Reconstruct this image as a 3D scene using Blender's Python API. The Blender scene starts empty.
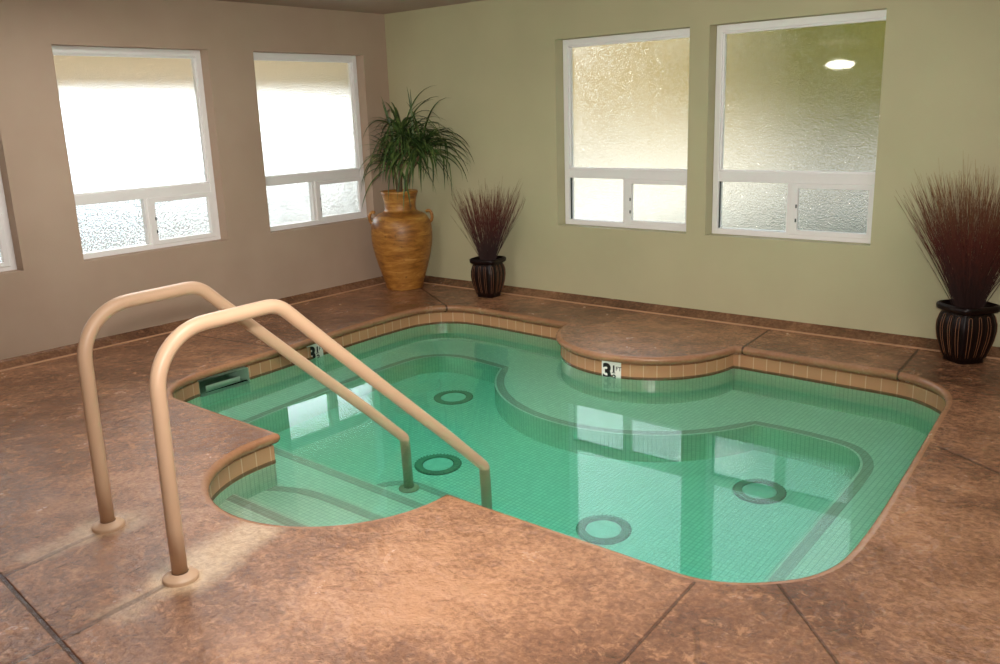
import bpy, bmesh, math, random
from mathutils import Vector, Matrix
random.seed(7)
S = bpy.context.scene
COL = S.collection
PI = math.pi

# ------------------------------------------------------------------ helpers
def link_mesh(name, verts, faces, mats=None, parent=None, smooth=False, uvs=None, midx=None):
    me = bpy.data.meshes.new(name)
    me.from_pydata([tuple(v) for v in verts], [], faces)
    if uvs:
        ul = me.uv_layers.new(name='UVMap')
        for poly in me.polygons:
            for li, uv in zip(poly.loop_indices, uvs[poly.index]):
                ul.data[li].uv = uv
    for m in (mats if isinstance(mats, (list, tuple)) else [mats] if mats else []):
        me.materials.append(m)
    if midx:
        for p, i in zip(me.polygons, midx): p.material_index = i
    if smooth:
        for p in me.polygons: p.use_smooth = True
    me.update()
    o = bpy.data.objects.new(name, me)
    COL.objects.link(o)
    if parent: o.parent = parent
    return o

def link_bm(name, bm, mat=None, parent=None, smooth=False, recalc=True):
    if recalc: bmesh.ops.recalc_face_normals(bm, faces=bm.faces[:])
    me = bpy.data.meshes.new(name)
    bm.to_mesh(me); bm.free()
    for m in (mat if isinstance(mat, (list, tuple)) else [mat] if mat else []): me.materials.append(m)
    if smooth:
        for p in me.polygons: p.use_smooth = True
    o = bpy.data.objects.new(name, me); COL.objects.link(o)
    if parent: o.parent = parent
    return o

def tag(o, label, cat=None, group=None, kind=None):
    if label: o['label'] = label
    if cat: o['category'] = cat
    if group: o['group'] = group
    if kind: o['kind'] = kind
    return o

def thing(name, loc, label, cat, group=None, rz=0, kind=None):
    o = bpy.data.objects.new(name, None)
    o.empty_display_size = .1
    COL.objects.link(o); o.location = loc; o.rotation_euler = (0, 0, rz)
    return tag(o, label, cat, group, kind)

def add_box(bm, lo, hi, bevel=0.0):
    r = bmesh.ops.create_cube(bm, size=1)
    vs = r['verts']
    for v in vs:
        v.co = Vector([(lo[i] + hi[i]) / 2 + v.co[i] * (hi[i] - lo[i]) for i in range(3)])
    if bevel:
        es = list({e for v in vs for e in v.link_edges})
        bmesh.ops.bevel(bm, geom=es, offset=bevel, segments=2, affect='EDGES', profile=.5)

def catmull(pts, n=6, closed=False):
    out = []
    N = len(pts)
    for i in range(N if closed else N - 1):
        if closed:
            a, b, c, d = pts[(i-1) % N], pts[i], pts[(i+1) % N], pts[(i+2) % N]
        else:
            b, c = pts[i], pts[i+1]
            a = pts[i-1] if i > 0 else tuple(2*x-y for x, y in zip(b, c))
            d = pts[i+2] if i+2 < N else tuple(2*y-x for x, y in zip(b, c))
        for k in range(n):
            t = k / n
            out.append(tuple(.5*((2*q) + (r-p)*t + (2*p-5*q+4*r-s)*t*t + (-p+3*q-3*r+s)*t**3) for p, q, r, s in zip(a, b, c, d)))
    if not closed: out.append(tuple(pts[-1]))
    return out

def arc(cx, cy, r, a0, a1, n):
    return [(cx + r*math.cos(math.radians(a0+(a1-a0)*i/n)), cy + r*math.sin(math.radians(a0+(a1-a0)*i/n))) for i in range(n+1)]

def tube(path, rad, sides=20, caps=True):
    """verts, faces of a tube along 3D path with parallel-transported frames"""
    P = [Vector(p) for p in path]
    verts, faces = [], []
    T = []
    for i in range(len(P)):
        a = P[max(0, i-1)]; b = P[min(len(P)-1, i+1)]
        T.append((b-a).normalized())
    up = Vector((1, 0, 0)) if abs(T[0].x) < .9 else Vector((0, 1, 0))
    n = (up - T[0]*up.dot(T[0])).normalized()
    for i, p in enumerate(P):
        n = (n - T[i]*n.dot(T[i])).normalized()
        b = T[i].cross(n)
        r = rad[i] if isinstance(rad, (list, tuple)) else rad
        for k in range(sides):
            a = 2*PI*k/sides
            verts.append(p + n*(r*math.cos(a)) + b*(r*math.sin(a)))
    for i in range(len(P)-1):
        for k in range(sides):
            k2 = (k+1) % sides
            faces.append((i*sides+k, i*sides+k2, (i+1)*sides+k2, (i+1)*sides+k))
    if caps:
        faces.append(tuple(range(sides))[::-1])
        faces.append(tuple((len(P)-1)*sides+k for k in range(sides)))
    return verts, faces

def lathe(profile, seg=48, shape=None):
    verts, faces = [], []
    for i, (r, z) in enumerate(profile):
        for k in range(seg):
            a = 2*PI*k/seg
            s = shape(a, i) if shape else 1.0
            verts.append((r*s*math.cos(a), r*s*math.sin(a), z))
    for i in range(len(profile)-1):
        for k in range(seg):
            k2 = (k+1) % seg
            faces.append((i*seg+k, i*seg+k2, (i+1)*seg+k2, (i+1)*seg+k))
    return verts, faces

def merge(*vfs):
    V, F = [], []
    for v, f in vfs:
        o = len(V); V += list(v); F += [tuple(i+o for i in q) for q in f]
    return V, F

def offset_poly(pts, d):
    """shift a CCW closed polygon to its right (outward) by d"""
    N = len(pts); out = []
    for i in range(N):
        p0, p1, p2 = (Vector(pts[(i+j) % N]).to_2d() for j in (-1, 0, 1))
        e1 = (p1-p0).normalized(); e2 = (p2-p1).normalized()
        n1 = Vector((e1.y, -e1.x)); n2 = Vector((e2.y, -e2.x))
        m = (n1+n2)
        if m.length < 1e-6: m = n1
        m.normalize()
        c = max(.45, m.dot(n1))
        q = p1 + m*(d/c)
        out.append((q.x, q.y))
    return out

def clean(pts, eps=1e-3):
    out = []
    for p in pts:
        if not out or (Vector(p)-Vector(out[-1])).length > eps: out.append(tuple(p))
    if (Vector(out[0])-Vector(out[-1])).length < eps: out.pop()
    return out

def fill(bm, loops, z):
    es = []
    for L in loops:
        vs = [bm.verts.new((p[0], p[1], z)) for p in L]
        es += [bm.edges.new((vs[i], vs[(i+1) % len(vs)])) for i in range(len(vs))]
    r = bmesh.ops.triangle_fill(bm, use_beauty=True, use_dissolve=False, edges=es)
    fs = [g for g in r['geom'] if isinstance(g, bmesh.types.BMFace)]
    for f in fs:
        f.normal_update()
        if f.normal.z < 0: f.normal_flip()
    return fs

def prism(name, poly, z0, z1, mat, parent, uvscale=1):
    bm = bmesh.new()
    fill(bm, [poly], z1)
    bm.verts.ensure_lookup_table()
    V = []
    top = [(p[0], p[1], z1) for p in poly]; bot = [(p[0], p[1], z0) for p in poly]
    uvl = bm.loops.layers.uv.new('UVMap')
    for f in bm.faces:
        for l in f.loops: l[uvl].uv = (l.vert.co.x, l.vert.co.y)
    s = 0; N = len(poly)
    for i in range(N):
        j = (i+1) % N
        L = (Vector(poly[j])-Vector(poly[i])).length
        vs = [bm.verts.new(c) for c in (bot[i], bot[j], top[j], top[i])]
        f = bm.faces.new(vs)
        for l, uv in zip(f.loops, ((s, z0), (s+L, z0), (s+L, z1), (s, z1))): l[uvl].uv = uv
        s += L
    return link_bm(name, bm, mat, parent, recalc=False)

def strip(name, path, w0, w1, z, th, mat, parent, closed=False):
    """flat band lying beside a 2D polyline, from w0 to w1 to its right"""
    pts = [Vector(p).to_2d() for p in path]; N = len(pts)
    V, F, U = [], [], []
    s = 0
    for i, p in enumerate(pts):
        a = pts[max(0, i-1)]; b = pts[min(N-1, i+1)]
        t = (b-a).normalized(); n = Vector((t.y, -t.x))
        if i: s += (p-pts[i-1]).length
        for w in (w0, w1):
            q = p+n*w
            V.append((q.x, q.y, z+th)); V.append((q.x, q.y, z-.002))
        if i:
            o = 4*(i-1)
            for f in ((o, o+4, o+6, o+2), (o+2, o+6, o+7, o+3), (o+4, o, o+1, o+5)): F.append(f)
    bm = bmesh.new()
    vs = [bm.verts.new(v) for v in V]
    for f in F: bm.faces.new([vs[i] for i in f])
    uvl = bm.loops.layers.uv.new('UVMap')
    for f in bm.faces:
        for l in f.loops: l[uvl].uv = (l.vert.co.x, l.vert.co.y)
    return link_bm(name, bm, mat, parent)

# ------------------------------------------------------------------ materials
def srgb(r, g, b):
    f = lambda c: (c/255/12.92) if c/255 <= .04045 else ((c/255+.055)/1.055)**2.4
    return (f(r), f(g), f(b), 1)

class NT:
    def __init__(s, name):
        s.m = bpy.data.materials.new(name); s.m.use_nodes = True
        s.t = s.m.node_tree; s.t.nodes.clear()
        s.out = s.t.nodes.new('ShaderNodeOutputMaterial')
    def n(s, typ, ins=None, **kw):
        x = s.t.nodes.new('ShaderNode'+typ)
        for k, v in kw.items(): setattr(x, k, v)
        for k, v in (ins or {}).items():
            sock = x.inputs[k]
            if isinstance(v, bpy.types.NodeSocket): s.t.links.new(v, sock)
            else: sock.default_value = v
        return x
    def math(s, op, a, b=0, c=0):
        return s.n('Math', {0: a, 1: b, 2: c}, operation=op).outputs[0]
    def vmath(s, op, a, b=(0, 0, 0)):
        return s.n('VectorMath', {0: a, 1: b}, operation=op)
    def mix(s, f, a, b, blend='MIX'):
        x = s.n('Mix', data_type='RGBA', blend_type=blend)
        for i, v in ((0, f), (6, a), (7, b)):
            if isinstance(v, bpy.types.NodeSocket): s.t.links.new(v, x.inputs[i])
            else: x.inputs[i].default_value = v
        return x.outputs[2]
    def ramp(s, f, stops, interp='LINEAR'):
        x = s.n('ValToRGB', {0: f}); cr = x.color_ramp; cr.interpolation = interp
        while len(cr.elements) < len(stops): cr.elements.new(.5)
        for e, (p, c) in zip(cr.elements, stops): e.position = p; e.color = c if len(c) == 4 else (*c, 1)
        return x.outputs[0]
    def noise(s, vec, scale, detail=4, rough=.55, dist=0):
        return s.n('TexNoise', {'Vector': vec, 'Scale': scale, 'Detail': detail, 'Roughness': rough, 'Distortion': dist}).outputs[0]
    def mapr(s, v, a, b, c=0, d=1, smooth=False):
        return s.n('MapRange', {0: v, 1: a, 2: b, 3: c, 4: d}, interpolation_type='SMOOTHSTEP' if smooth else 'LINEAR').outputs[0]
    def bsdf(s, **ins):
        x = s.n('BsdfPrincipled', {k.replace('_', ' '): v for k, v in ins.items()})
        s.t.links.new(x.outputs[0], s.out.inputs[0]); return x
    def bump(s, h, strength=.3, dist=.01):
        return s.n('Bump', {'Height': h, 'Strength': strength, 'Distance': dist}).outputs[0]
    def obj(s): return s.n('TexCoord').outputs['Object']
    def uv(s): return s.n('TexCoord').outputs['UV']

def mat_wall(name, col, col2):
    t = NT(name); v = t.obj()
    n1 = t.noise(v, 1.3, 3); n2 = t.noise(v, 90, 3); n3 = t.noise(v, 14, 3)
    c = t.mix(t.mapr(n1, .35, .65), col, col2)
    h = t.math('ADD', n2, t.math('MULTIPLY', n3, .8))
    t.bsdf(Base_Color=c, Roughness=.72, Normal=t.bump(h, .22, .004)); return t.m

def mat_plain(name, col, rough=.4, metal=0.0, var=.12, scale=30, bump=0.0, spec=.5, coat=0.0):
    t = NT(name); v = t.obj()
    n = t.noise(v, scale, 3)
    c2 = tuple(x*(1-var) for x in col[:3])+(1,)
    c = t.mix(t.mapr(n, .3, .7), c2, col)
    kw = dict(Base_Color=c, Roughness=rough, Metallic=metal)
    if bump: kw['Normal'] = t.bump(n, bump, .004)
    b = t.bsdf(**kw); b.inputs['Specular IOR Level'].default_value = spec
    b.inputs['Coat Weight'].default_value = coat
    return t.m

def mat_deck(name, segs, stains, lift=1.0, smooth=False):
    """stamped and sealed concrete with cut joints"""
    t = NT(name); v = t.obj()
    big = t.noise(v, .9, 3, .5, .3); med = t.noise(v, 4.5, 7, .66, .3); fin = t.noise(v, 42, 6, .65, .5); blot = t.noise(v, 32, 7, .75, .8)
    f = t.math('ADD', t.math('MULTIPLY', big, .45), t.math('ADD', t.math('MULTIPLY', med, .3), t.math('MULTIPLY', fin, .35)))
    c = t.ramp(f, [(.38, srgb(80, 54, 40)), (.49, srgb(114, 79, 58)), (.56, srgb(138, 98, 72)), (.66, srgb(176, 130, 97))])
    dark = t.mapr(blot, .5, .75, 0, .32)
    c = t.mix(dark, c, srgb(92, 60, 46))
    lightp = t.mapr(t.noise(v, 13, 9, .78, .5), .54, .62, 0, .55)
    c = t.mix(lightp, c, srgb(188, 140, 104))
    if smooth: c = t.ramp(f, [(.35, srgb(128, 88, 63)), (.5, srgb(150, 106, 76)), (.65, srgb(166, 122, 90))])
    sep = t.n('SeparateXYZ', {0: v}); flat = t.n('CombineXYZ', {0: sep.outputs[0], 1: sep.outputs[1], 2: 0.0}).outputs[0]
    wob = t.vmath('SCALE', t.vmath('SUBTRACT', t.n('TexNoise', {'Vector': v, 'Scale': 6.0}).outputs[1], (.5, .5, .5)).outputs[0])
    wob.inputs['Scale'].default_value = .02
    pw = t.vmath('ADD', flat, wob.outputs[0]).outputs[0]
    def segdist(p, a, b):
        a = Vector((a[0], a[1], 0)); b = Vector((b[0], b[1], 0)); ab = b-a; L2 = ab.length_squared
        ap = t.vmath('SUBTRACT', p, tuple(a)).outputs[0]
        h = t.vmath('DOT_PRODUCT', ap, tuple(ab/L2)).outputs[1]
        h = t.n('Clamp', {0: h, 1: 0.0, 2: 1.0}).outputs[0]
        pr = t.vmath('SCALE', tuple(ab)); t.t.links.new(h, pr.inputs['Scale'])
        return t.vmath('LENGTH', t.vmath('SUBTRACT', ap, pr.outputs[0]).outputs[0]).outputs[1]
    groove = None
    for a, b, w, dk in segs:
        g = t.mapr(segdist(pw if dk < .6 else flat, a, b), w, w*.35, 0, dk, True)
        groove = g if groove is None else t.math('MAXIMUM', groove, g)
    for a, b, w, amt in stains:
        d = t.math('ADD', segdist(flat, a, b), t.math('MULTIPLY', t.math('SUBTRACT', med, .5), .22))
        c = t.mix(t.math('MULTIPLY', t.mapr(d, w, w*.25, 0, amt, True), t.mapr(fin, .3, .6, .55, 1)), c, srgb(205, 178, 146))
    h = t.math('ADD', t.math('MULTIPLY', med, .9), t.math('ADD', t.math('MULTIPLY', fin, .25), t.math('ADD', t.math('MULTIPLY', big, 1.2), t.math('MULTIPLY', t.noise(v, 11, 4, .5, .5), 1.0))))
    if groove is not None:
        c = t.mix(groove, c, srgb(50, 30, 22))
        h = t.math('SUBTRACT', h, t.math('MULTIPLY', groove, .5))
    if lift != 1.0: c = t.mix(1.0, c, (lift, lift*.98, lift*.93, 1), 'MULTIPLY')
    r = t.mapr(med, .3, .7, .12, .30)
    t.bsdf(Base_Color=c, Roughness=r, Normal=t.bump(h, .2 if smooth else .55, .03)); return t.m

def mat_tile(name, col, grout, size, var=.1, rough=.25, gw=.08, height=None):
    t = NT(name); v = t.uv()
    br = t.n('TexBrick', {'Vector': v, 'Color1': col, 'Color2': tuple(x*(1-var) for x in col[:3])+(1,), 'Mortar': grout, 'Scale': 1.0,
             'Mortar Size': size*gw, 'Mortar Smooth': .2, 'Bias': 0.0, 'Brick Width': size, 'Row Height': height or size}, offset=0.0, squash=1.0)
    n = t.noise(t.obj(), 1.6, 3)
    c = t.mix(t.mapr(n, .3, .7, 0, .12), br.outputs[0], tuple(x*.75 for x in col[:3])+(1,))
    t.bsdf(Base_Color=c, Roughness=rough, Normal=t.bump(t.math('SUBTRACT', 1.0, br.outputs[1]), .25, .002)); return t.m

M = {}
M['wall_left'] = mat_wall('painted_plaster_taupe', srgb(180, 158, 138), srgb(173, 150, 130))
M['wall_back'] = mat_wall('painted_plaster_sage', srgb(190, 184, 148), srgb(183, 177, 142))
M['ceiling'] = mat_wall('painted_ceiling', srgb(178, 158, 142), srgb(170, 150, 135))
M['vinyl'] = mat_plain('white_vinyl', srgb(240, 238, 236), .35, var=.02)
M['gasket'] = mat_plain('dark_gasket', srgb(50, 58, 58), .6)
M['rail'] = mat_plain('beige_powder_coat', srgb(198, 164, 134), .42, var=.03, scale=12)
M['tile_white'] = mat_tile('pool_mosaic', srgb(226, 232, 210), srgb(186, 196, 174), .0265)
M['tile_dark'] = mat_tile('grey_mosaic', srgb(188, 184, 165), srgb(160, 157, 140), .0265)
M['tile_band'] = mat_tile('terracotta_band_tile', srgb(186, 136, 100), srgb(206, 172, 140), .092, var=.09, gw=.035, height=.2)
M['dark_row'] = mat_tile('brown_waterline_row', srgb(112, 84, 58), srgb(130, 104, 78), .092, var=.1, gw=.03, height=.2)
M['drain'] = mat_plain('drain_plastic', srgb(134, 142, 114), .5)
M['marker'] = mat_plain('marker_ceramic', srgb(236, 232, 224), .25, var=.03)
M['ink'] = mat_plain('black_ink', srgb(14, 14, 14), .4, var=0)

def mat_water():
    t = NT('pool_water')
    g = t.n('BsdfGlass', {'Color': (1, 1, 1, 1), 'Roughness': 0.0, 'IOR': 1.333})
    n = t.noise(t.obj(), 5.0, 2, .5)
    t.t.links.new(t.bump(n, .008, .01), g.inputs['Normal'])
    t.t.links.new(g.outputs[0], t.out.inputs[0])
    a = t.n('VolumeAbsorption', {'Color': (.14, .95, .86, 1), 'Density': .85})
    t.t.links.new(a.outputs[0], t.out.inputs[1]); return t.m
M['water'] = mat_water()

def mat_rain_glass():
    t = NT('rain_glass'); v = t.obj()
    mp = t.n('Mapping', {'Vector': v, 'Scale': (1, 1, .72)}).outputs[0]
    n = t.noise(mp, 95, 2, .6, .6)
    n2 = t.noise(mp, 230, 1, .5, .2)
    h = t.math('ADD', n, t.math('MULTIPLY', n2, .35))
    g = t.n('BsdfGlass', {'Color': (.97, .985, .975, 1), 'Roughness': .02, 'IOR': 1.45, 'Normal': t.bump(h, .8, .0036)})
    gl = t.n('BsdfGlossy', {'Color': (1, 1, 1, 1), 'Roughness': .03})
    ms = t.n('MixShader', {0: .045, 1: g.outputs[0], 2: gl.outputs[0]})
    t.t.links.new(ms.outputs[0], t.out.inputs[0]); return t.m
M['glass'] = mat_rain_glass()

# ------------------------------------------------------------------ room shell
CEIL = 2.504; X1, Y1 = 8.6, -10.0; TH = .2
WZ0, WZ1, WW = .633, 2.133, 1.2035
BX = [1.9615, 3.3208]; LY = [-4.749, -3.1259, -1.4989]

def wall_holes(name, mat, mapf, s0, s1, holes, th=TH):
    """plaster wall with window openings; mapf(s, z, d) with d the depth behind the room face"""
    ss = sorted({s0, s1, *[x for h in holes for x in h]}); zs = [0-1.3, WZ0, WZ1, CEIL+.1]
    inh = lambda a, b, z: any(h[0]-1e-6 <= a and b <= h[1]+1e-6 for h in holes) and abs(z-WZ0) < 1e-6
    V, F = [], []
    def quad(ps):
        o = len(V); V.extend(mapf(*p) for p in ps); F.append((o, o+1, o+2, o+3))
    for d in (0, th):
        for i in range(len(ss)-1):
            for j in range(3):
                if not inh(ss[i], ss[i+1], zs[j]):
                    quad([(ss[i], zs[j], d), (ss[i+1], zs[j], d), (ss[i+1], zs[j+1], d), (ss[i], zs[j+1], d)])
    for a, b in holes:
        quad([(a, WZ0, 0), (a, WZ0, th), (a, WZ1, th), (a, WZ1, 0)]); quad([(b, WZ0, 0), (b, WZ0, th), (b, WZ1, th), (b, WZ1, 0)])
        quad([(a, WZ0, 0), (b, WZ0, 0), (b, WZ0, th), (a, WZ0, th)]); quad([(a, WZ1, 0), (b, WZ1, 0), (b, WZ1, th), (a, WZ1, th)])
    for s in (s0, s1): quad([(s, zs[0], 0), (s, zs[0], th), (s, zs[3], th), (s, zs[3], 0)])
    for z in (zs[0], zs[3]): quad([(s0, z, 0), (s1, z, 0), (s1, z, th), (s0, z, th)])
    bm = bmesh.new()
    vs = [bm.verts.new(v) for v in V]
    for f in F: bm.faces.new([vs[i] for i in f])
    bmesh.ops.remove_doubles(bm, verts=bm.verts[:], dist=1e-5)
    o = link_bm(name, bm, mat); return o
mapB = lambda s, z, d: (s, d, z)
mapL = lambda s, z, d: (-d, s, z)
wb = wall_holes('wall_back', M['wall_back'], mapB, -TH, X1+TH, [(x, x+WW) for x in BX])
wl = wall_holes('wall_left', M['wall_left'], mapL, Y1-TH, 0, [(y, y+WW) for y in LY])
tag(wb, 'sage green plaster wall with two frosted windows', kind='structure'); tag(wl, 'taupe plaster wall with frosted windows on the left', kind='structure')
def slab(name, lo, hi, mat, label):
    bm = bmesh.new(); add_box(bm, lo, hi); return tag(link_bm(name, bm, mat), label, kind='structure')
slab('wall_right', (X1, Y1-TH, -1.3), (X1+TH, 0, CEIL+.1), M['wall_back'], 'sage plaster wall on the right')
slab('wall_front', (0, Y1-TH, -1.3), (X1, Y1, CEIL+.1), M['wall_left'], 'taupe plaster wall behind the camera')
slab('ceiling', (-TH, Y1-TH, CEIL), (X1+TH, TH, CEIL+.1), M['ceiling'], 'plain painted ceiling')

# ------------------------------------------------------------------ pool outline (CCW, coping nose)
def seg_smooth(pts, n=5): return catmull(pts, n)
O = []
O += [(1.62, -3.455), (2.1, -3.465), (2.655, -3.472)]
O += [(2.675, -3.48), (2.682, -3.50)]
O += [(2.682, -3.575)] + arc(3.286, -3.575, .604, 180, 360, 36)[1:]
O += [(3.888, -3.53), (3.894, -3.512), (3.912, -3.508)]
O += seg_smooth([(4.3, -3.512), (4.7, -3.515), (4.95, -3.518), (5.07, -3.512), (5.18, -3.47), (5.29, -3.385), (5.375, -3.28), (5.422, -3.15), (5.436, -2.98), (5.425, -2.65), (5.395, -2.25), (5.355, -1.75), (5.322, -1.35), (5.298, -1.10), (5.235, -.92), (5.11, -.785), (4.94, -.705), (4.6, -.69), (4.25, -.675)])
O += [(3.93, -.665)]
O += arc(3.22, -.62, .685, -4, -171.5, 44)
O += seg_smooth([(2.46, -.715), (2.1, -.69), (1.8, -.672), (1.55, -.672), (1.39, -.70), (1.265, -.79), (1.19, -.93), (1.168, -1.12), (1.175, -1.5), (1.205, -1.9), (1.25, -2.3), (1.275, -2.6), (1.285, -2.85), (1.31, -3.08), (1.37, -3.25), (1.47, -3.38), (1.62, -3.455)])
O = clean(O, 4e-3)
DECK = offset_poly(O, .034)
SHELL = offset_poly(O, .036)

SEGS = [((3.05-1.6, -4.86), (3.05, -5.0), .012, .9), ((3.05, -5.0), (3.85, -5.08), .012, .9), ((3.85, -5.08), (6, -5.3), .012, .9),
        ((3.60, -4.64), (3.64, -5.06), .02, .5), ((3.64, -5.06), (3.66, -5.9), .02, .45), ((3.0, -4.6), (3.05, -5.0), .02, .4),
        ((5.09, -3.56), (5.16, -4.5), .008, .6), ((5.32, -3.40), (6.1, -4.2), .008, .6),
        ((.30, -.12), (1.40, -.79), .011, .85), ((3.945, -.66), (3.90, -.1), .011, .85), ((4.945, -.70), (4.90, -.08), .011, .85),
        ((5.44, -1.8), (5.95, -2.12), .014, .45), ((5.95, -2.12), (6.5, -2.2), .014, .4), ((1.25, -2.4), (0.1, -2.55), .011, .75),
        ((5.22, -3.8), (5.3, -3.95), .012, .35), ((5.3, -3.95), (5.48, -3.98), .012, .35)]
STAINS = [((3.6, -4.6), (3.5, -4.25), .17, .85), ((3.63, -4.85), (3.6, -4.62), .12, .4), ((2.97, -4.6), (2.98, -4.5), .15, .5), ((2.98, -4.85), (2.97, -4.6), .1, .35)]
M['deck'] = mat_deck('stamped_concrete', SEGS, STAINS)
M['coping'] = mat_deck('stamped_concrete_nosing', [s for s in SEGS if s[3] > .7], [], 1.0, True)
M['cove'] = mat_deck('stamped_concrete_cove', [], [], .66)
M['bead'] = mat_plain('sealant_bead', srgb(186, 140, 104), .5)

bm = bmesh.new()
fill(bm, [DECK, [(-.02, Y1), (X1, Y1), (X1, .02), (-.02, .02)]], 0)
floor = link_bm('floor', bm, M['deck'], recalc=False)
tag(floor, 'brown stamped concrete deck around the pool', kind='structure')

# pool = one fixed thing: coping, tile band, basin, bench, steps
ZW = -.155; ZF = ZW-.90
pool = thing('spa_pool', (0, 0, 0), 'indoor spa pool lined with pale green mosaic, sunk into the brown deck', 'pool')
def sweep(name, prof, mat, zuv=False, skip=None, sm=True):
    """prof: (outward offset, z); runs around the whole outline"""
    rings = [offset_poly(O, d) for d, z in prof]
    N = len(O); V, F, U = [], [], []
    s = [0]
    for i in range(N): s.append(s[-1]+(Vector(O[(i+1) % N])-Vector(O[i])).length)
    for r, (d, z) in zip(rings, prof): V += [(p[0], p[1], z) for p in r]
    for k in range(len(prof)-1):
        for i in range(N):
            if skip and skip(i, k): continue
            j = (i+1) % N
            F.append((k*N+i, (k+1)*N+i, (k+1)*N+j, k*N+j))
            U.append(((s[i], prof[k][1]), (s[i], prof[k+1][1]), (s[i+1], prof[k+1][1]), (s[i+1], prof[k][1])))
    return link_mesh(name, V, F, mat, pool, smooth=sm, uvs=U)
sweep('coping', [(.036, .0), (.020, -.0005), (.008, -.006), (.001, -.014), (0, -.024), (.002, -.034), (.008, -.044), (.016, -.049), (.05, -.05), (.05, -.07)], M['coping'])
is_skim = lambda i: O[i][0] < 1.4 and -3.09 < O[i][1] < -2.66 and -3.09 < O[(i+1) % len(O)][1] < -2.66
sweep('waterline_tile_band', [(.05, -.064), (.034, -.064), (.034, -.185)], M['tile_band'], skip=lambda i, k: is_skim(i), sm=False)
wt = sweep('waterline_dark_row', [(.034, -.1435), (.031, -.145), (.031, -.168), (.034, -.170)], M['dark_row'], skip=lambda i, k: is_skim(i), sm=False)  # darker brown row run around the outline at water level
wt['label'] = 'dark brown row along the waterline'
sweep('basin_wall', [(.036, -.18), (.036, -.21), (.036, ZF-.02)], M['tile_white'], skip=lambda i, k: k == 0 and is_skim(i), sm=False)
# skimmer mouth: a box recess behind the gap in the band
sk = [p for i, p in enumerate(SHELL) if O[i][0] < 1.4 and -3.09 < O[i][1] < -2.66]
sy0, sy1 = min(p[1] for p in sk), max(p[1] for p in sk); sx = max(p[0] for p in sk)
x0 = sx-.30
V = [(x0, sy0, -.062), (x0, sy1, -.062), (x0, sy1, -.21), (x0, sy0, -.21), (sx+.004, sy0, -.062), (sx+.004, sy1, -.062), (sx+.004, sy1, -.21), (sx+.004, sy0, -.21)]
F = [(0, 1, 2, 3), (0, 4, 5, 1), (3, 2, 6, 7), (0, 3, 7, 4), (1, 5, 6, 2)]
M['skim'] = mat_plain('skimmer_throat', srgb(165, 200, 175), .4)
so = link_mesh('skimmer_mouth', V, F, M['skim'], pool); so['label'] = 'rectangular skimmer mouth cut in the tile band'
bm = bmesh.new(); add_box(bm, (sx-.10, sy0+.10, -.21), (sx-.085, sy1-.012, -.135), .004)
link_bm('skimmer_weir', bm, M['skim'], so)

# floor of the basin
bm = bmesh.new(); fill(bm, [[(.9, -4.5), (5.8, -4.5), (5.8, -.3), (.9, -.3)]], ZF)
uvl = bm.loops.layers.uv.new('UVMap')
for f in bm.faces:
    for l in f.loops: l[uvl].uv = (l.vert.co.x, l.vert.co.y)
link_bm('basin_floor', bm, M['tile_white'], pool, recalc=False)
# bench ring: outline minus inner floor
ZB = ZW-.50
r1 = arc(3.245, -.70, 1.11, -24, -157, 40)
nose = []
nose += catmull([(5.02, -3.9), (5.015, -3.2), (5.005, -2.5), (4.995, -1.9), (4.985, -1.55), (4.965, -1.38), (4.90, -1.25), (4.80, -1.18), (4.6, -1.15), (4.45, -1.145)], 5)
nose += r1
nose += catmull([(2.06, -1.115), (1.85, -1.10), (1.72, -1.115), (1.61, -1.17), (1.53, -1.27), (1.50, -1.42), (1.50, -1.8), (1.53, -2.3), (1.57, -2.75), (1.60, -2.95), (1.67, -3.02), (1.80, -3.08), (2.1, -3.09), (2.6, -3.09), (3.3, -3.09), (3.9, -3.09), (4.02, -3.17), (4.09, -3.26), (4.10, -3.4), (4.10, -3.9)], 5)
nose = clean(nose, 4e-3)
outer = [(.95, -3.9), (.95, -.35), (5.8, -.35), (5.8, -3.9)]
# ring polygon: follow the nose (free side), close around outside of the shell
ringpoly = clean(nose + [(.95, -3.9), (.95, -.35), (5.8, -.35), (5.8, -3.9)], 1e-3)
# nose runs right->back->left->near; ring lies to its right, so the closed polygon is clockwise in parts: fill handles it
bench = prism('bench', ringpoly, ZF-.01, ZB, M['tile_white'], pool)
st = strip('edge_strip', nose, .014, .070, ZB, .002, M['tile_dark'], bench); st['label'] = 'grey tile strip along the bench edge'

def step(poly, ztop, nosepath):
    s_ = prism('step', poly, ZF-.01, ztop, M['tile_white'], pool)
    e_ = strip('edge_strip', nosepath[::-1], .012, .068, ztop, .002, M['tile_dark'], s_)
    e_['label'] = 'grey tile strip along the step edge'
Z1s, Z2s, Z4s = ZW-.165, ZW-.335, ZW-.71
n1 = [(4.05, -3.79), (3.6, -3.785), (3.0, -3.785), (2.5, -3.79)]
step([(2.5, -4.35)]+[(4.05, -4.35)]+n1, Z1s, n1)
n2 = catmull([(4.05, -3.415), (3.6, -3.412), (3.1, -3.412), (2.92, -3.418), (2.8, -3.438), (2.70, -3.478), (2.6, -3.535), (2.5, -3.61)], 4)
step([(2.5, -4.3), (4.05, -4.3)]+n2, Z2s, n2)
n4 = catmull([(4.02, -3.3), (4.02, -2.95), (3.99, -2.85), (3.9, -2.80), (3.5, -2.79), (3.1, -2.78), (2.97, -2.785), (2.87, -2.83), (2.80, -2.92), (2.78, -3.03), (2.78, -3.3)], 5)
step(n4, Z4s, n4)

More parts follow.
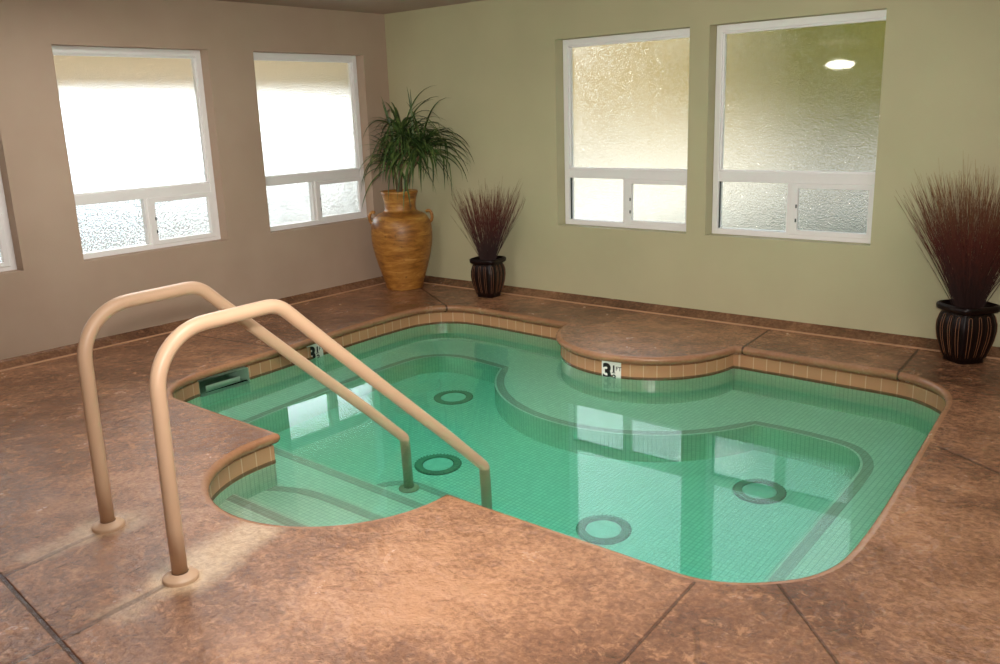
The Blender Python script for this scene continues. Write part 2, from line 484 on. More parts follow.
# ------------------------------------------------------------------ water
WPOLY = offset_poly(O, .040)
bm = bmesh.new()
def wp(i):
    p = WPOLY[i]
    return p
fill(bm, [WPOLY], ZW); 
zb = ZF-.06
fs = fill(bm, [WPOLY], zb)
for f in fs: f.normal_flip()
N = len(WPOLY)
bmesh.ops.remove_doubles(bm, verts=bm.verts[:], dist=1e-6)
key = {(round(v.co.x, 5), round(v.co.y, 5), v.co.z > -.5): v for v in bm.verts}
for i in range(N):
    j = (i+1) % N
    a, b = WPOLY[i], WPOLY[j]
    g = lambda p, t: key[(round(p[0], 5), round(p[1], 5), t)]
    try: bm.faces.new((g(a, False), g(b, False), g(b, True), g(a, True)))
    except Exception: pass
water = link_bm('pool_water', bm, M['water'])
tag(water, 'still clear green water filling the spa pool', 'water', kind='stuff')
# water standing in the skimmer mouth
bm = bmesh.new(); add_box(bm, (x0-.01, sy0-.01, -.22), (sx-.006, sy1+.01, ZW))
sw = link_bm('skimmer_water', bm, M['water'], water)

# ------------------------------------------------------------------ depth markers
def marker(pos, nrm, tilt=0):
    n = Vector((nrm[0], nrm[1], 0)).normalized()
    ang = math.atan2(n.y, n.x)+PI/2
    bm = bmesh.new(); add_box(bm, (-.07, -.003, -.07), (.07, .006, .07), .002)
    o = link_bm('depth_marker', bm, M['marker'], pool); o['label'] = 'white depth tile with black figures'
    o.location = pos; o.rotation_euler = (0, 0, ang)
    def txt(body, size, x, z, off=0.0, sx=1):
        c = bpy.data.curves.new('marker_figure', 'FONT'); c.body = body; c.size = size; c.extrude = .0006; c.offset = off
        c.materials.append(M['ink'])
        tmp = bpy.data.objects.new('tmp', c); COL.objects.link(tmp); bpy.context.view_layer.update()
        me = bpy.data.meshes.new_from_object(tmp.evaluated_get(bpy.context.evaluated_depsgraph_get())); bpy.data.objects.remove(tmp); bpy.data.curves.remove(c)
        me.materials.clear(); me.materials.append(M['ink'])
        t = bpy.data.objects.new('marker_figure', me); COL.objects.link(t); t.parent = o
        t.location = (x, -.0034, z); t.rotation_euler = (PI/2, 0, 0); t.scale = (sx, 1, 1)
    txt('3', .145, -.064, -.054, .0065, .92)
    txt('1', .060, .004, -.002, .003); txt('2', .058, .008, -.062, .0015)
    txt('FT', .040, .032, .008, .0004)
    bm = bmesh.new(); add_box(bm, (.006, -.0042, -.012), (.030, -.003, -.007))
    link_bm('fraction_bar', bm, M['ink'], o)
v = Vector((3.30-3.22, -1.29+.62, 0)).normalized()
marker((3.22+v.x*.6505, -.62+v.y*.6505, -.118), (v.x, v.y))
marker((1.192, -2.06, -.118), (1, -.06))

# ------------------------------------------------------------------ drain covers
def drain(x, y, label):
    t = thing('drain_cover', (x, y, ZF), label, 'drain cover', 'round drain covers on the pool floor')
    v, f = lathe([(.142, .0), (.142, .012), (.132, .020), (.10, .022), (.094, .014), (.094, .004)], 56)
    link_mesh('ring', v, f, M['drain'], t, smooth=False)
    v, f = lathe([(.096, .006), (.085, .020), (.06, .026), (.0005, .028)], 40)
    link_mesh('disc', v, f, M['tile_plain'], t, smooth=True)
    bm = bmesh.new()
    for k in range(40):
        a = 2*PI*k/40
        r = bmesh.ops.create_cube(bm, size=1)['verts']
        mt = Matrix.Rotation(a, 4, 'Z') @ Matrix.Translation((.137, 0, .012)) @ Matrix.Diagonal((.018, .008, .014, 1))
        bmesh.ops.transform(bm, matrix=mt, verts=r)
    link_bm('grille', bm, M['drain'], t)
M['tile_plain'] = mat_plain('drain_disc', srgb(214, 224, 204), .4)
drain(2.09, -1.53, 'round drain cover below the deep back bench, farthest from the handrails')
drain(2.78, -2.43, 'round drain cover seen between the lower ends of the two handrails')
drain(4.02, -2.48, 'round drain cover nearest the front edge, under the window reflection')
drain(4.51, -1.64, 'round drain cover near the right-hand bench corner')

# ------------------------------------------------------------------ handrails
def handrail(x, label, yb):
    t = thing('handrail', (x, yb, 0), label, 'handrail', 'pool handrails')
    prof = [(0, 0), (0, .25), (0, .5), (0, .70)]
    def fil(a, b, c, r, n=10):
        a, b, c = Vector(a), Vector(b), Vector(c)
        u = (a-b).normalized(); w = (c-b).normalized(); th = u.angle(w)
        d = r/math.tan(th/2); p0 = b+u*d; p1 = b+w*d
        cen = b+(u+w).normalized()*(r/math.sin(th/2))
        out = []
        s0 = math.atan2(p0.y-cen.y, p0.x-cen.x); s1 = math.atan2(p1.y-cen.y, p1.x-cen.x)
        da = (s1-s0+PI) % (2*PI)-PI
        for k in range(n+1):
            q = s0+da*k/n; out.append((cen.x+r*math.cos(q), cen.y+r*math.sin(q)))
        return out
    A, B, Cc, D, E_ = (0, 0), (.01, .898), (.525, .908), (1.67, -.145), (1.68, Z4s)
    path = [A, (0, .2), (.003, .45)] + fil(A, B, Cc, .21, 14) + fil(B, Cc, D, .13, 10) + [(.75, .70), (1.1, .38), (1.4, .11)] + fil(Cc, D, E_, .035, 5) + [(1.675, -.4), E_]
    P = [(0, p[0], p[1]) for p in path]
    v, f = tube(P, .0275, 24)
    link_mesh('tube', v, f, M['rail'], t, smooth=True)
    v, f = lathe([(.03, .028), (.036, .026), (.042, .020), (.060, .016), (.063, .010), (.063, .0)], 32)
    link_mesh('escutcheon', v, f, M['rail'], t, smooth=True)
    v, f = lathe([(.03, .03), (.036, .028), (.055, .018), (.058, .010), (.058, .001)], 32)
    o = link_mesh('foot_flange', v, f, M['rail'], t, smooth=True)
    o.location = (0, 1.68, Z4s)
handrail(3.608, 'beige tubular handrail closer to the camera, the right one in the photo', -4.61)
handrail(2.985, 'beige tubular handrail farther from the camera, partly behind the other rail', -4.56)

# ------------------------------------------------------------------ baseboards (cove of deck concrete with sealant bead)
def cove(name, mapf, s0, s1, label):
    prof = [(0, .055), (.008, .052), (.016, .043), (.075, .014), (.088, .006), (.092, 0)]
    V = [mapf(s, z, -d) for s in (s0, s1) for d, z in prof]; n = len(prof)
    F = [(i, i+1, n+i+1, n+i) for i in range(n-1)]
    o = link_mesh(name, V, F, M['cove']); tag(o, label, kind='structure')
    bprof = [(.086, .001), (.088, .009), (.096, .010), (.103, .007), (.106, .001)]
    V = [mapf(s, z, -d) for s in (s0, s1) for d, z in bprof]; n = len(bprof)
    F = [(i, i+1, n+i+1, n+i) for i in range(n-1)]
    link_mesh('sealant_bead', V, F, M['bead'], o)
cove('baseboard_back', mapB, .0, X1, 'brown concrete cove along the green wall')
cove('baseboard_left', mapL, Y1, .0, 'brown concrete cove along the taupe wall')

# ------------------------------------------------------------------ windows
RC = .102
def window(name, mapf, s, label, sh=0.0, fr_w=.046):
    s = s+sh
    t = bpy.data.objects.new(name, None); COL.objects.link(t)
    t.location = mapf(s, WZ0, RC); tag(t, label, kind='structure')
    L0 = Vector(t.location)
    H = WZ1-WZ0
    def boxes(nm, bl, mat, parent=None, bevel=.004, off=Vector((0, 0, 0))):
        bm = bmesh.new()
        for a, z0, b, z1, d0, d1 in bl:
            p = Vector(mapf(s+a, WZ0+z0, RC+d0))-L0; q = Vector(mapf(s+b, WZ0+z1, RC+d1))-L0
            lo = [min(p[i], q[i]) for i in range(3)]; hi = [max(p[i], q[i]) for i in range(3)]
            add_box(bm, lo, hi, bevel)
        return link_bm(nm, bm, mat, parent or t)
    fw = .046
    fr = boxes('frame', [(0, 0, fw, H, 0, .075), (WW-fr_w, 0, WW, H, 0, .075), (fw-.004, H-.05, WW-fr_w+.004, H, 0, .075), (fw-.004, 0, WW-fr_w+.004, .042, 0, .075)], M['vinyl'])
    # glazing stop: thin inner lip
    boxes('glazing_stop', [(fw-.002, .465, fw+.010, H-.048, .018, .05), (WW-fr_w-.010, .465, WW-fr_w+.002, H-.048, .018, .05), (fw, H-.062, WW-fr_w, H-.048, .018, .05), (fw, .465, WW-fr_w, .477, .018, .05)], M['vinyl'], fr, .002)
    boxes('transom', [(fw-.004, .392, WW-fr_w+.004, .467, .004, .07)], M['vinyl'])
    boxes('mullion', [(.572, .04, .622, .394, .006, .065)], M['vinyl'])
    a, b, z0, z1 = .600, WW-fr_w+.004, .030, .392
    sash = boxes('sliding_sash', [(a, z0, a+.055, z1, -.006, .03), (b-.04, z0, b, z1, -.006, .03), (a+.05, z0, b-.035, z0+.035, -.006, .03), (a+.05, z1-.035, b-.035, z1, -.006, .03)], M['vinyl'])
    boxes('latch', [(a+.042, .22, a+.052, .245, -.012, -.004), (a+.042, .12, a+.052, .145, -.012, -.004)], M['gasket'], sash, .002)
    boxes('pane', [(fw-.002, .46, WW-fr_w+.002, H-.045, .034, .040)], M['glass'], bevel=0)
    boxes('pane', [(fw-.002, .038, .575, .396, .034, .040)], M['glass'], bevel=0)
    boxes('pane', [(a+.05, z0+.03, b-.036, z1-.03, .014, .020)], M['glass'], sash, 0)
    boxes('gasket', [(fw, .42-.378+.002, fw+.006, .392, .02, .034)], M['gasket'], fr, 0)
window('window_1', mapL, LY[0], 'white vinyl window cut off by the left edge of the picture')
window('window_2', mapL, LY[1], 'white vinyl window in the middle of the taupe wall')
window('window_3', mapL, LY[2], 'white vinyl window in the taupe wall beside the urn')
window('window_4', mapB, BX[0], 'white vinyl window in the green wall, the left of two', .004, .030)
window('window_5', mapB, BX[1], 'white vinyl window in the green wall showing a green tree', .004, .030)

# ------------------------------------------------------------------ urn with plant
def mat_urn():
    t = NT('ochre_terracotta'); v = t.obj()
    mp = t.n('Mapping', {'Vector': v, 'Scale': (1, 1, 4.5)}).outputs[0]
    n = t.noise(mp, 4.2, 5, .6, .6); n2 = t.noise(v, 22, 5, .65, .5); n3 = t.noise(mp, 9, 4, .6)
    c = t.ramp(t.math('ADD', t.math('MULTIPLY', n, .7), t.math('MULTIPLY', n3, .3)), [(.34, srgb(112, 68, 26)), (.48, srgb(158, 104, 42)), (.58, srgb(182, 128, 58)), (.7, srgb(212, 166, 96))])
    c = t.mix(t.mapr(n2, .62, .74, 0, .7), c, srgb(70, 42, 20))
    t.bsdf(Base_Color=c, Roughness=.42, Normal=t.bump(n2, .3, .006)); return t.m
M['urn'] = mat_urn()
M['soil'] = mat_plain('potting_soil', srgb(40, 30, 22), .9, bump=.6, scale=60)
UX, UY = .405, -.335
urn = thing('urn', (UX, UY, 0), 'tall ochre terracotta urn with two small ear handles in the room corner', 'urn')
prof = [(.001, .0), (.165, .0), (.172, .012), (.176, .03), (.192, .09), (.226, .20), (.258, .32), (.278, .42), (.284, .50), (.280, .58), (.262, .645), (.225, .69), (.178, .713), (.152, .73), (.144, .76), (.146, .81), (.158, .86), (.168, .882), (.172, .896), (.166, .908), (.150, .910), (.142, .895), (.134, .86), (.13, .84)]
pr = catmull(prof[2:], 3)
v, f = lathe(prof[:2]+pr, 56)
link_mesh('body', v, f, M['urn'], urn, smooth=True)
va = Vector((.7716, .6352, 0))
for sgn in (-1, 1):
    P = []
    for k in range(13):
        a = -PI*.55+PI*1.25*k/12
        rr = .258+.034*math.cos(a)+.0; zz = .665+.055*math.sin(a)
        P.append((va.x*sgn*rr, va.y*sgn*rr, zz))
    v, f = tube(P, .014, 10)
    link_mesh('handle', v, f, M['urn'], urn, smooth=True)
v, f = lathe([(.14, .855), (.08, .865), (.0005, .87)], 24)
link_mesh('soil', v, f, M['soil'], urn, smooth=True)

def mat_leaf(name, c1, c2, c3):
    t = NT(name); g = t.n('ObjectInfo'); v = t.obj()
    n = t.noise(v, 9, 2); c = t.ramp(n, [(.3, c1), (.5, c2), (.72, c3)])
    b = t.bsdf(Base_Color=c, Roughness=.42); return t.m
M['leaf'] = mat_leaf('strap_leaf', srgb(34, 52, 24), srgb(62, 88, 40), srgb(116, 136, 72))
M['cane'] = mat_plain('plant_cane', srgb(96, 78, 52), .8, bump=.4)
plant = thing('potted_plant', (UX, UY, .865), 'green plant with long drooping strap leaves standing in the ochre urn', 'plant')
heads = [(Vector((.14, -.06, .50)), 80, .9), (Vector((.06, -.12, .34)), 46, .8), (Vector((.31, .0, .44)), 84, 1.0), (Vector((.14, -.08, .60)), 24, .85)]
for h, n, s in heads:
    P = [(h.x*.2*(1), h.y*.2, -.02), (h.x*.45, h.y*.45, h.z*.4), (h.x*.9, h.y*.9, h.z*.8), tuple(h)]
    P = catmull(P, 4)
    v, f = tube(P, [.016-.006*i/len(P) for i in range(len(P))], 8)
    link_mesh('cane', v, f, M['cane'], plant, smooth=True)
V, F = [], []
rnd = random.Random(11)
for h, n, s in heads:
    for i in range(n):
        az = rnd.uniform(0, 2*PI); el = math.radians(rnd.triangular(-20, 85, 40)); L = rnd.uniform(.42, .74)*s
        d = Vector((math.cos(az)*math.cos(el), math.sin(az)*math.cos(el), math.sin(el)))
        if abs((az-3.83+PI) % (2*PI)-PI) < .8: L *= .62
        p = h+Vector((0, 0, rnd.uniform(-.10, .03))); w = rnd.uniform(.009, .015)
        droop = rnd.uniform(2.4, 5.2); K = 10; st_ = L/K
        base = len(V)
        for k in range(K+1):
            tt = k/K
            side = d.cross(Vector((0, 0, 1)));
            if side.length < 1e-3: side = Vector((1, 0, 0))
            side.normalize(); up = side.cross(d).normalized()
            ww = w*(1-tt**2.2)*(.6+.4*min(1, tt*5))+.0006
            q = p.copy()
            # keep clear of both walls
            wx, wy = q.x+UX, q.y+UY
            if wx < .03: q.x = .03-UX+(rnd.random()*.01)
            if wy > -.03: q.y = -.03-UY-(rnd.random()*.01)
            V += [q-side*ww+up*ww*.35, q-up*ww*.25, q+side*ww+up*ww*.35]
            if k < K:
                o = base+3*k
                F += [(o, o+1, o+4, o+3), (o+1, o+2, o+5, o+4)]
            d = (d+Vector((0, 0, -droop*st_*(.5+tt*1.1)))).normalized()
            p = q+d*st_
# a few upright young leaves
for i, (dx, dy, L) in enumerate([(.03, .06, .52), (.05, .02, .46), (-.06, -.10, .40), (.0, .05, .50), (-.1, -.14, .36)]):
    p = heads[2 if i in (0, 1, 3) else 0][0].copy()+Vector((-.08, -.02, 0)); d = Vector((dx*1.6, dy*1.2, 1)).normalized(); base = len(V); K = 8
    for k in range(K+1):
        tt = k/K; side = Vector((.77, .63, 0)); ww = .010*(1-tt**2)+.0008
        V += [p-side*ww, p+Vector((.2, -.2, 0))*ww, p+side*ww]
        if k < K:
            o = base+3*k; F += [(o, o+1, o+4, o+3), (o+1, o+2, o+5, o+4)]
        d = (d+Vector((-.02+.01*i, -.02, -.02))).normalized(); p = p+d*(L/K)
link_mesh('foliage', V, F, M['leaf'], plant, smooth=True)

# ------------------------------------------------------------------ square ribbed pots with dried grass
M['pot'] = mat_plain('black_brown_glaze', srgb(22, 7, 7), .38, var=.4, scale=8, spec=.28)
M['gold'] = mat_plain('gold_line', srgb(146, 98, 66), .45)
def mat_grass():
    t = NT('dried_red_grass'); v = t.obj(); z = t.n('SeparateXYZ', {0: v}).outputs[2]
    n = t.noise(v, 30, 2)
    c = t.ramp(t.math('ADD', t.mapr(z, 0, .85), t.math('MULTIPLY', t.math('SUBTRACT', n, .5), .5)), [(.15, srgb(44, 18, 12)), (.5, srgb(88, 34, 20)), (.8, srgb(112, 74, 44)), (1, srgb(160, 128, 84))])
    t.bsdf(Base_Color=c, Roughness=.7); return t.m
M['grass'] = mat_grass()
def pot(x, y, H, R, rz, label):
    t = thing('planter_pot', (x, y, 0), label, 'pot', None, rz)
    def sq(a, i):
        c, s_ = abs(math.cos(a)), abs(math.sin(a)); return 1/((c**5+s_**5)**.2)
    zs = [(.001, 0), (.62, 0), (.66, .01), (.66, .07), (.70, .085), (.80, .2), (.92, .40), (.97, .56), (.96, .68), (.88, .80), (.80, .855), (.82, .865)]
    def shp(a, i):
        rib = 1+.022*abs(math.sin(a*14)) if 4 <= i <= 10 else 1
        return sq(a, i)*rib*.86
    v, f = lathe([(r*R, z*H) for r, z in zs], 224, shp)
    link_mesh('body', v, f, M['pot'], t, smooth=True)
    v, f = lathe([(r*R, z*H) for r, z in [(.80, .855), (.93, .875), (1.02, .90), (1.04, .945), (1.02, .985), (.96, 1.0), (.88, .99), (.84, .95), (.80, .9), (.001, .9)]], 96, lambda a, i: sq(a, i)*.86)
    link_mesh('rim', v, f, M['pot'], t, smooth=True)
    # raised gold loops down each rib
    vf = []
    prof = [(r*R, z*H) for r, z in zs[4:11]]
    def at(zz, a):
        for (r0, z0), (r1_, z1) in zip(prof, prof[1:]):
            if z0 <= zz <= z1:
                r = r0+(r1_-r0)*(zz-z0)/(z1-z0); break
        else: r = prof[-1][0]
        rr = r*sq(a, 0)*.86*1.012+.0015
        return (rr*math.cos(a), rr*math.sin(a), zz)
    for k in range(28):
        a0 = 2*PI*(k+.5)/28; da = 2*PI/28*.28
        zl, zh = .12*H, .79*H
        P = [at(zl+(zh-zl)*i/10, a0-da) for i in range(11)]
        P += [at(zh+.012*math.sin(PI*j/6), a0-da*math.cos(PI*j/6)) for j in range(1, 6)]
        P += [at(zh-(zh-zl)*i/10, a0+da) for i in range(11)]
        if k % 2 == 0: vf.append(tube(P, .0014*R/.15, 5))
    V, F = merge(*vf)
    link_mesh('gold_loops', V, F, M['gold'], t, smooth=True)
    return t
def grass(x, y, z, Lmin, Lmax, spread, n, seed, label, rz=0):
    t = thing('dried_grass', (x, y, z), label, 'dried grass')
    r = random.Random(seed); V, F = [], []
    for i in range(n):
        az = r.uniform(0, 2*PI); lean = spread*math.sqrt(r.random())*(.5+.5*r.random())
        L = r.uniform(Lmin, Lmax)
        if r.random() < .12: L *= 1.12
        p = Vector((math.cos(az)*r.random()*.07, math.sin(az)*r.random()*.07, -.02))
        d = Vector((math.cos(az)*math.sin(lean), math.sin(az)*math.sin(lean), math.cos(lean)))
        curl = Vector((r.uniform(-.08, .08), r.uniform(-.08, .08), 0))
        P = []; K = 6
        for k in range(K+1):
            q = p.copy()
            q.y = min(q.y, -.015-y); q.x = q.x
            P.append(tuple(q)); d = (d+curl*.35+Vector((d.x, d.y, 0))*.02).normalized(); p = p+d*(L/K)
        w = r.uniform(.0010, .0022)
        v, f = tube(P, [w*(1-.8*k/K)+.0003 for k in range(K+1)], 3, False)
        o = len(V); V += v; F += [tuple(j+o for j in q) for q in f]
        # feathered side sprigs near the tip
        for m in range(4):
            k = r.choice((3, 4, 5)); b = Vector(P[k]); dd = (Vector(P[k+1])-b).normalized()
            e = b+(dd+Vector((r.uniform(-.25, .25), r.uniform(-.25, .25), .1)))*r.uniform(.06, .14)
            e.y = min(e.y, -.012-y)
            o = len(V); V += [tuple(b), tuple(b+Vector((.0016, .0010, 0))), tuple(e)]; F.append((o, o+1, o+2))
    link_mesh('stalks', V, F, M['grass'], t)
P1 = (1.365, -.235); P2 = (5.19, -.225)
pot(P1[0], P1[1], .345, .150, math.radians(8), 'smaller dark ribbed pot with gold loops, standing next to the ochre urn')
pot(P2[0], P2[1], .362, .160, math.radians(52), 'larger dark ribbed pot with gold loops at the right end of the green wall')
grass(P1[0], P1[1], .315, .42, .70, .56, 300, 3, 'dark red dried grass in the pot next to the ochre urn')
grass(P2[0], P2[1], .33, .50, .88, .56, 640, 5, 'dark red dried grass in the pot at the right end of the green wall')

# ------------------------------------------------------------------ outside, seen blurred through the glass
def mat_ground():
    t = NT('outside_ground'); v = t.obj(); s_ = t.n('SeparateXYZ', {0: v})
    n = t.noise(v, 1.5, 4)
    yy = t.math('ADD', s_.outputs[1], t.math('MULTIPLY', n, 1.5))
    lawn = t.math('MULTIPLY', t.mapr(yy, 10.5, 8.0), t.mapr(s_.outputs[0], -1.2, .2))
    c = t.mix(t.mapr(n, .3, .7), srgb(168, 168, 166), srgb(148, 148, 146))
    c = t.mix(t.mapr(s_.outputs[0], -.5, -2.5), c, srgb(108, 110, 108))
    c = t.mix(t.math('MULTIPLY', t.mapr(s_.outputs[0], -5.0, -4.4), t.mapr(s_.outputs[0], .3, .0)), c, srgb(236, 230, 218))  # pale strip near the house, added to bounce light onto the soffit
    c = t.mix(lawn, c, t.mix(n, srgb(30, 48, 36), srgb(52, 66, 50)))
    t.bsdf(Base_Color=c, Roughness=.9); return t.m
M['ground'] = mat_ground()
V = []; F = []
def gq(a, b, c, d):
    o = len(V); V.extend([(a, c, -.35), (b, c, -.35), (b, d, -.35), (a, d, -.35)]); F.append((o, o+1, o+2, o+3))
gq(-70, 80, .2, 80); gq(-70, -.2, -60, .2)
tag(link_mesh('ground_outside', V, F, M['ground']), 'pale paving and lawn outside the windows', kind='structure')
def mat_hill():
    t = NT('dry_hillside'); v = t.obj(); n = t.noise(v, .35, 5); n2 = t.noise(v, 1.6, 3)
    c = t.ramp(n, [(.3, srgb(100, 88, 50)), (.5, srgb(132, 112, 62)), (.7, srgb(156, 132, 74))])
    t.bsdf(Base_Color=c, Roughness=.95, Normal=t.bump(n2, .5, .3)); return t.m
M['hill'] = mat_hill()
V, F = [], []
nx, ny = 40, 8
hr = random.Random(4)
for j in range(ny):
    for i in range(nx):
        x = -60+i*3.2; y = 14+j*3.0
        k_ = min(1, max(0, ((x-6.34)/(y+6.04)+1.08)/.14)); k_ = k_*k_*(3-2*k_)
        V.append((x+hr.uniform(-.5, .5), y, -.4+15.5*k_*(1-math.cos(PI*j/(ny-1)))/2*(.85+.2*math.sin(i*.4))+hr.uniform(-.25, .25)*min(j, 1)*k_))
for j in range(ny-1):
    for i in range(nx-1):
        o = j*nx+i; F.append((o, o+1, o+nx+1, o+nx))
tag(link_mesh('hillside', V, F, M['hill'], smooth=True), 'dry tan hillside beyond the paving', kind='structure')
bm = bmesh.new(); add_box(bm, (-13.5, 12.6, -.4), (60, 12.95, .82), .03)
M['pale'] = mat_plain('pale_masonry', srgb(216, 212, 204), .9)
tag(link_bm('wall_outside', bm, M['pale']), 'low pale retaining wall at the foot of the hillside', kind='structure')
M['treeleaf'] = mat_leaf('tree_leaf', srgb(56, 76, 10), srgb(98, 114, 14), srgb(180, 146, 32))
def tree(x, y, h0, label, blobs, seed):
    t = thing('tree', (x, y, -.35), label, 'tree')
    r = random.Random(seed); P = [(0, 0, 0), (.05, .0, 1.0), (.0, .05, 2.2), (.1, 0, 3.4)]
    v, f = tube(catmull(P, 4), [.12-.006*i for i in range(13)], 10)
    link_mesh('trunk', v, f, M['cane'], t, smooth=True)
    V, F = [], []
    for bx, by, bz, br, n in blobs:
        for i in range(n):
            d = Vector((r.gauss(0, 1), r.gauss(0, 1), r.gauss(0, 1))).normalized()*br*r.random()**.4
            c = Vector((bx, by, bz))+d
            a = Vector((r.gauss(0, 1), r.gauss(0, 1), r.gauss(0, .6))).normalized(); b = a.orthogonal().normalized()
            s1 = r.uniform(.15, .25); o = len(V)
            V += [c-a*s1, c+b*s1*.5, c+a*s1, c-b*s1*.5]; F.append((o, o+1, o+2, o+3))
    link_mesh('foliage', V, F, M['treeleaf'], t)
tree(.9, 8.0, 0, 'green and yellow leafy tree outside the right window', [(-.9, .0, 2.75, .62, 900), (-.45, .1, 2.1, .6, 900), (.3, 0, 2.0, .75, 1200), (1.1, 0, 1.9, .8, 1200), (.1, .2, 3.0, .85, 1200), (1.1, .2, 2.9, .9, 1200), (1.8, 0, 2.4, .8, 900), (-.5, .2, 3.6, .6, 400), (.6, .2, 3.9, .9, 700)], 21)
M['soffit'] = mat_plain('tan_soffit', srgb(236, 212, 176), .8)
pr_ = thing('porch_roof', (-.21, -1.5, 2.3), 'tan porch roof outside the left windows', 'porch roof')
pf = [(0, .0), (0, .14), (-2.1, -.28), (-2.1, -.42)]
V = [(x, y, z) for y in (-8, 3.2) for x, z in pf]
link_mesh('soffit', V, [(0, 1, 2, 3), (7, 6, 5, 4), (0, 4, 5, 1), (1, 5, 6, 2), (2, 6, 7, 3), (3, 7, 4, 0)], M['soffit'], pr_)
bm = bmesh.new(); add_box(bm, (-2.2, -8, -.46), (-2.08, 3.2, -.22), .02); link_bm('fascia', bm, M['soffit'], pr_)
M['post'] = mat_plain('grey_green_post', srgb(128, 138, 118), .7)
for yy in (2.45, -7.0):
    bm = bmesh.new(); add_box(bm, (-1.4, yy-.09, -2.65), (-1.22, yy+.09, -.24), .01); link_bm('post', bm, M['post'], pr_)

# ------------------------------------------------------------------ world: bright overcast sky, glow low in the west (-X)
w = bpy.data.worlds.new('World'); S.world = w; w.use_nodes = True
t = w.node_tree; t.nodes.clear()
def wn(typ, **k):
    x = t.nodes.new('ShaderNode'+typ)
    for a, b in k.items(): setattr(x, a, b)
    return x
tc = wn('TexCoord'); sp = wn('SeparateXYZ'); t.links.new(tc.outputs['Generated'], sp.inputs[0])
dt = wn('VectorMath', operation='DOT_PRODUCT'); t.links.new(tc.outputs['Generated'], dt.inputs[0]); dt.inputs[1].default_value = Vector((-.88, .30, .30)).normalized()
mr = wn('MapRange'); t.links.new(dt.outputs['Value'], mr.inputs[0]); mr.inputs[1].default_value = .76; mr.inputs[2].default_value = 1.0; mr.inputs[3].default_value = 0; mr.inputs[4].default_value = 1; mr.interpolation_type = 'SMOOTHSTEP'
nz = wn('TexNoise'); t.links.new(tc.outputs['Generated'], nz.inputs['Vector']); nz.inputs['Scale'].default_value = 3; nz.inputs['Detail'].default_value = 5
cr = wn('ValToRGB'); t.links.new(nz.outputs[0], cr.inputs[0]); cr.color_ramp.elements[0].position = .35; cr.color_ramp.elements[0].color = (.62, .80, 1, 1); cr.color_ramp.elements[1].position = .65; cr.color_ramp.elements[1].color = (1, 1, 1, 1)
st1 = wn('Math', operation='MULTIPLY_ADD'); t.links.new(mr.outputs[0], st1.inputs[0]); st1.inputs[1].default_value = 8.0; st1.inputs[2].default_value = 1.15
dt2 = wn('VectorMath', operation='DOT_PRODUCT'); t.links.new(tc.outputs['Generated'], dt2.inputs[0]); dt2.inputs[1].default_value = Vector((-.36, .78, .52)).normalized()
mr2 = wn('MapRange'); t.links.new(dt2.outputs['Value'], mr2.inputs[0]); mr2.inputs[1].default_value = .95; mr2.inputs[2].default_value = .998; mr2.interpolation_type = 'SMOOTHSTEP'
st2 = wn('Math', operation='MULTIPLY_ADD'); t.links.new(mr2.outputs[0], st2.inputs[0]); st2.inputs[1].default_value = 1.6; t.links.new(st1.outputs[0], st2.inputs[2])
bg = wn('Background'); t.links.new(cr.outputs[0], bg.inputs[0]); t.links.new(st2.outputs[0], bg.inputs[1])
ow = wn('OutputWorld'); t.links.new(bg.outputs[0], ow.inputs[0])

sun = bpy.data.lights.new('sun', 'SUN'); sun.energy = 5.0; sun.color = (1, .93, .78); sun.angle = .01
so_ = bpy.data.objects.new('sun', sun); COL.objects.link(so_); so_.location = (3, -20, 18)
so_.rotation_euler = Vector((-.22, .75, -.62)).to_track_quat('-Z', 'Y').to_euler()

# ------------------------------------------------------------------ lamps: fill lights added at the ceiling out of view, pendant, flash
M['trim'] = mat_plain('lamp_trim', srgb(230, 226, 220), .4)
def lamp(x, y, r, power, label, col=(1, .965, .925), z=CEIL, spread=180):  # unseen fill lamp with a ring, added to brighten pool, walls and deck
    t_ = thing('fill_light', (x, y, z), label, 'fill light', 'round fill lights added out of view')
    v, f = lathe([(r+.03, -.001), (r+.028, -.016), (r+.004, -.022), (r, -.012)], 48)
    link_mesh('trim_ring', v, f, M['trim'], t_, smooth=True)
    L = bpy.data.lights.new('lamp', 'AREA'); L.shape = 'DISK'; L.size = 2*r; L.energy = power; L.spread = math.radians(spread); L.color = col
    o = bpy.data.objects.new('lamp', L); COL.objects.link(o); o.parent = t_; o.location = (0, 0, -.012); return t_
lamp(4.8, -4.6, .50, 40, 'unseen round fill light over the front deck', spread=118)
lamp(3.3, -2.7, .45, 13, 'unseen round fill light over the pool', spread=92)
lamp(1.7, -3.4, .50, 46, 'unseen round fill light over the left side of the deck')
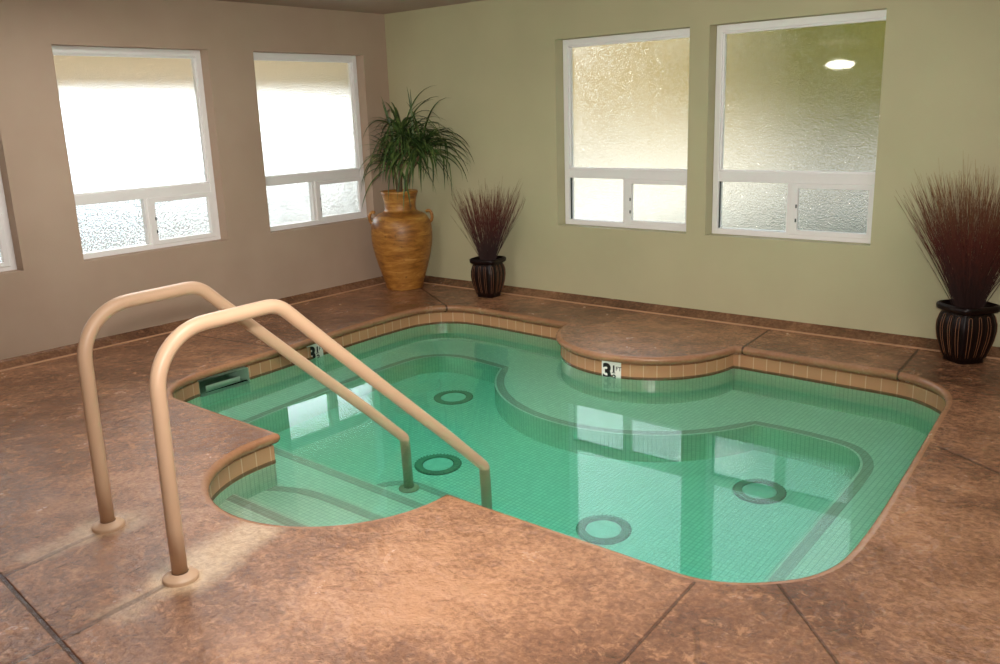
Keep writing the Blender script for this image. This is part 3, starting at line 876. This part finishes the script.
lamp(6.3, -2.2, .50, 34, 'unseen round fill light by the right wall')
pend = thing('pendant_lamp', (1.06, -9.0, 2.15), 'oval glowing pendant lamp mirrored in the right window pane', 'pendant lamp')
t_ = NT('lamp_glow'); e_ = t_.n('Emission', {'Color': (1, .95, .85, 1), 'Strength': 38.0}); t_.t.links.new(e_.outputs[0], t_.out.inputs[0])
v, f = lathe([(.001, -.07)]+[(.22*math.cos(a), .07*math.sin(a)) for a in [(-80+160*k/12)*PI/180 for k in range(13)]]+[(.001, .07)], 32)
link_mesh('globe', v, f, t_.m, pend, smooth=True)
v, f = tube([(0, 0, .068), (0, 0, CEIL-2.15)], .008, 8)
link_mesh('cord', v, f, M['trim'], pend)
# flash of the photographer's camera, just above the lens and tipped up towards the far corner
FL = bpy.data.lights.new('camera_flash', 'SPOT'); FL.energy = 800; FL.color = (1, .96, .90); FL.shadow_soft_size = .06
FL.spot_size = math.radians(80); FL.spot_blend = 1.0
fo = bpy.data.objects.new('camera_flash', FL); COL.objects.link(fo); fo.location = (6.36, -6.10, 1.80)
fo.rotation_euler = (Vector((2.0, -.5, 1.75))-Vector(fo.location)).to_track_quat('-Z', 'Y').to_euler()

# ------------------------------------------------------------------ camera
cd = bpy.data.cameras.new('Camera'); cam = bpy.data.objects.new('Camera', cd); COL.objects.link(cam)
cd.sensor_width = 36; cd.lens = 877.5536*36/1000; cd.clip_start = .05; cd.clip_end = 500
cam.location = (6.3379, -6.0398, 1.5873); cam.rotation_euler = (1.3244, .0334, .6888)
S.camera = cam
S.view_settings.view_transform = 'Standard'; S.view_settings.look = 'None'
S.view_settings.exposure = 0; S.view_settings.gamma = 1; S.view_settings.use_curve_mapping = False
S.cycles.use_denoising = True
S.cycles.max_bounces = 14; S.cycles.transmission_bounces = 12; S.cycles.diffuse_bounces = 5; S.cycles.glossy_bounces = 6
S.cycles.caustics_refractive = True; S.cycles.caustics_reflective = True
S.cycles.sample_clamp_indirect = 12; S.cycles.blur_glossy = .2
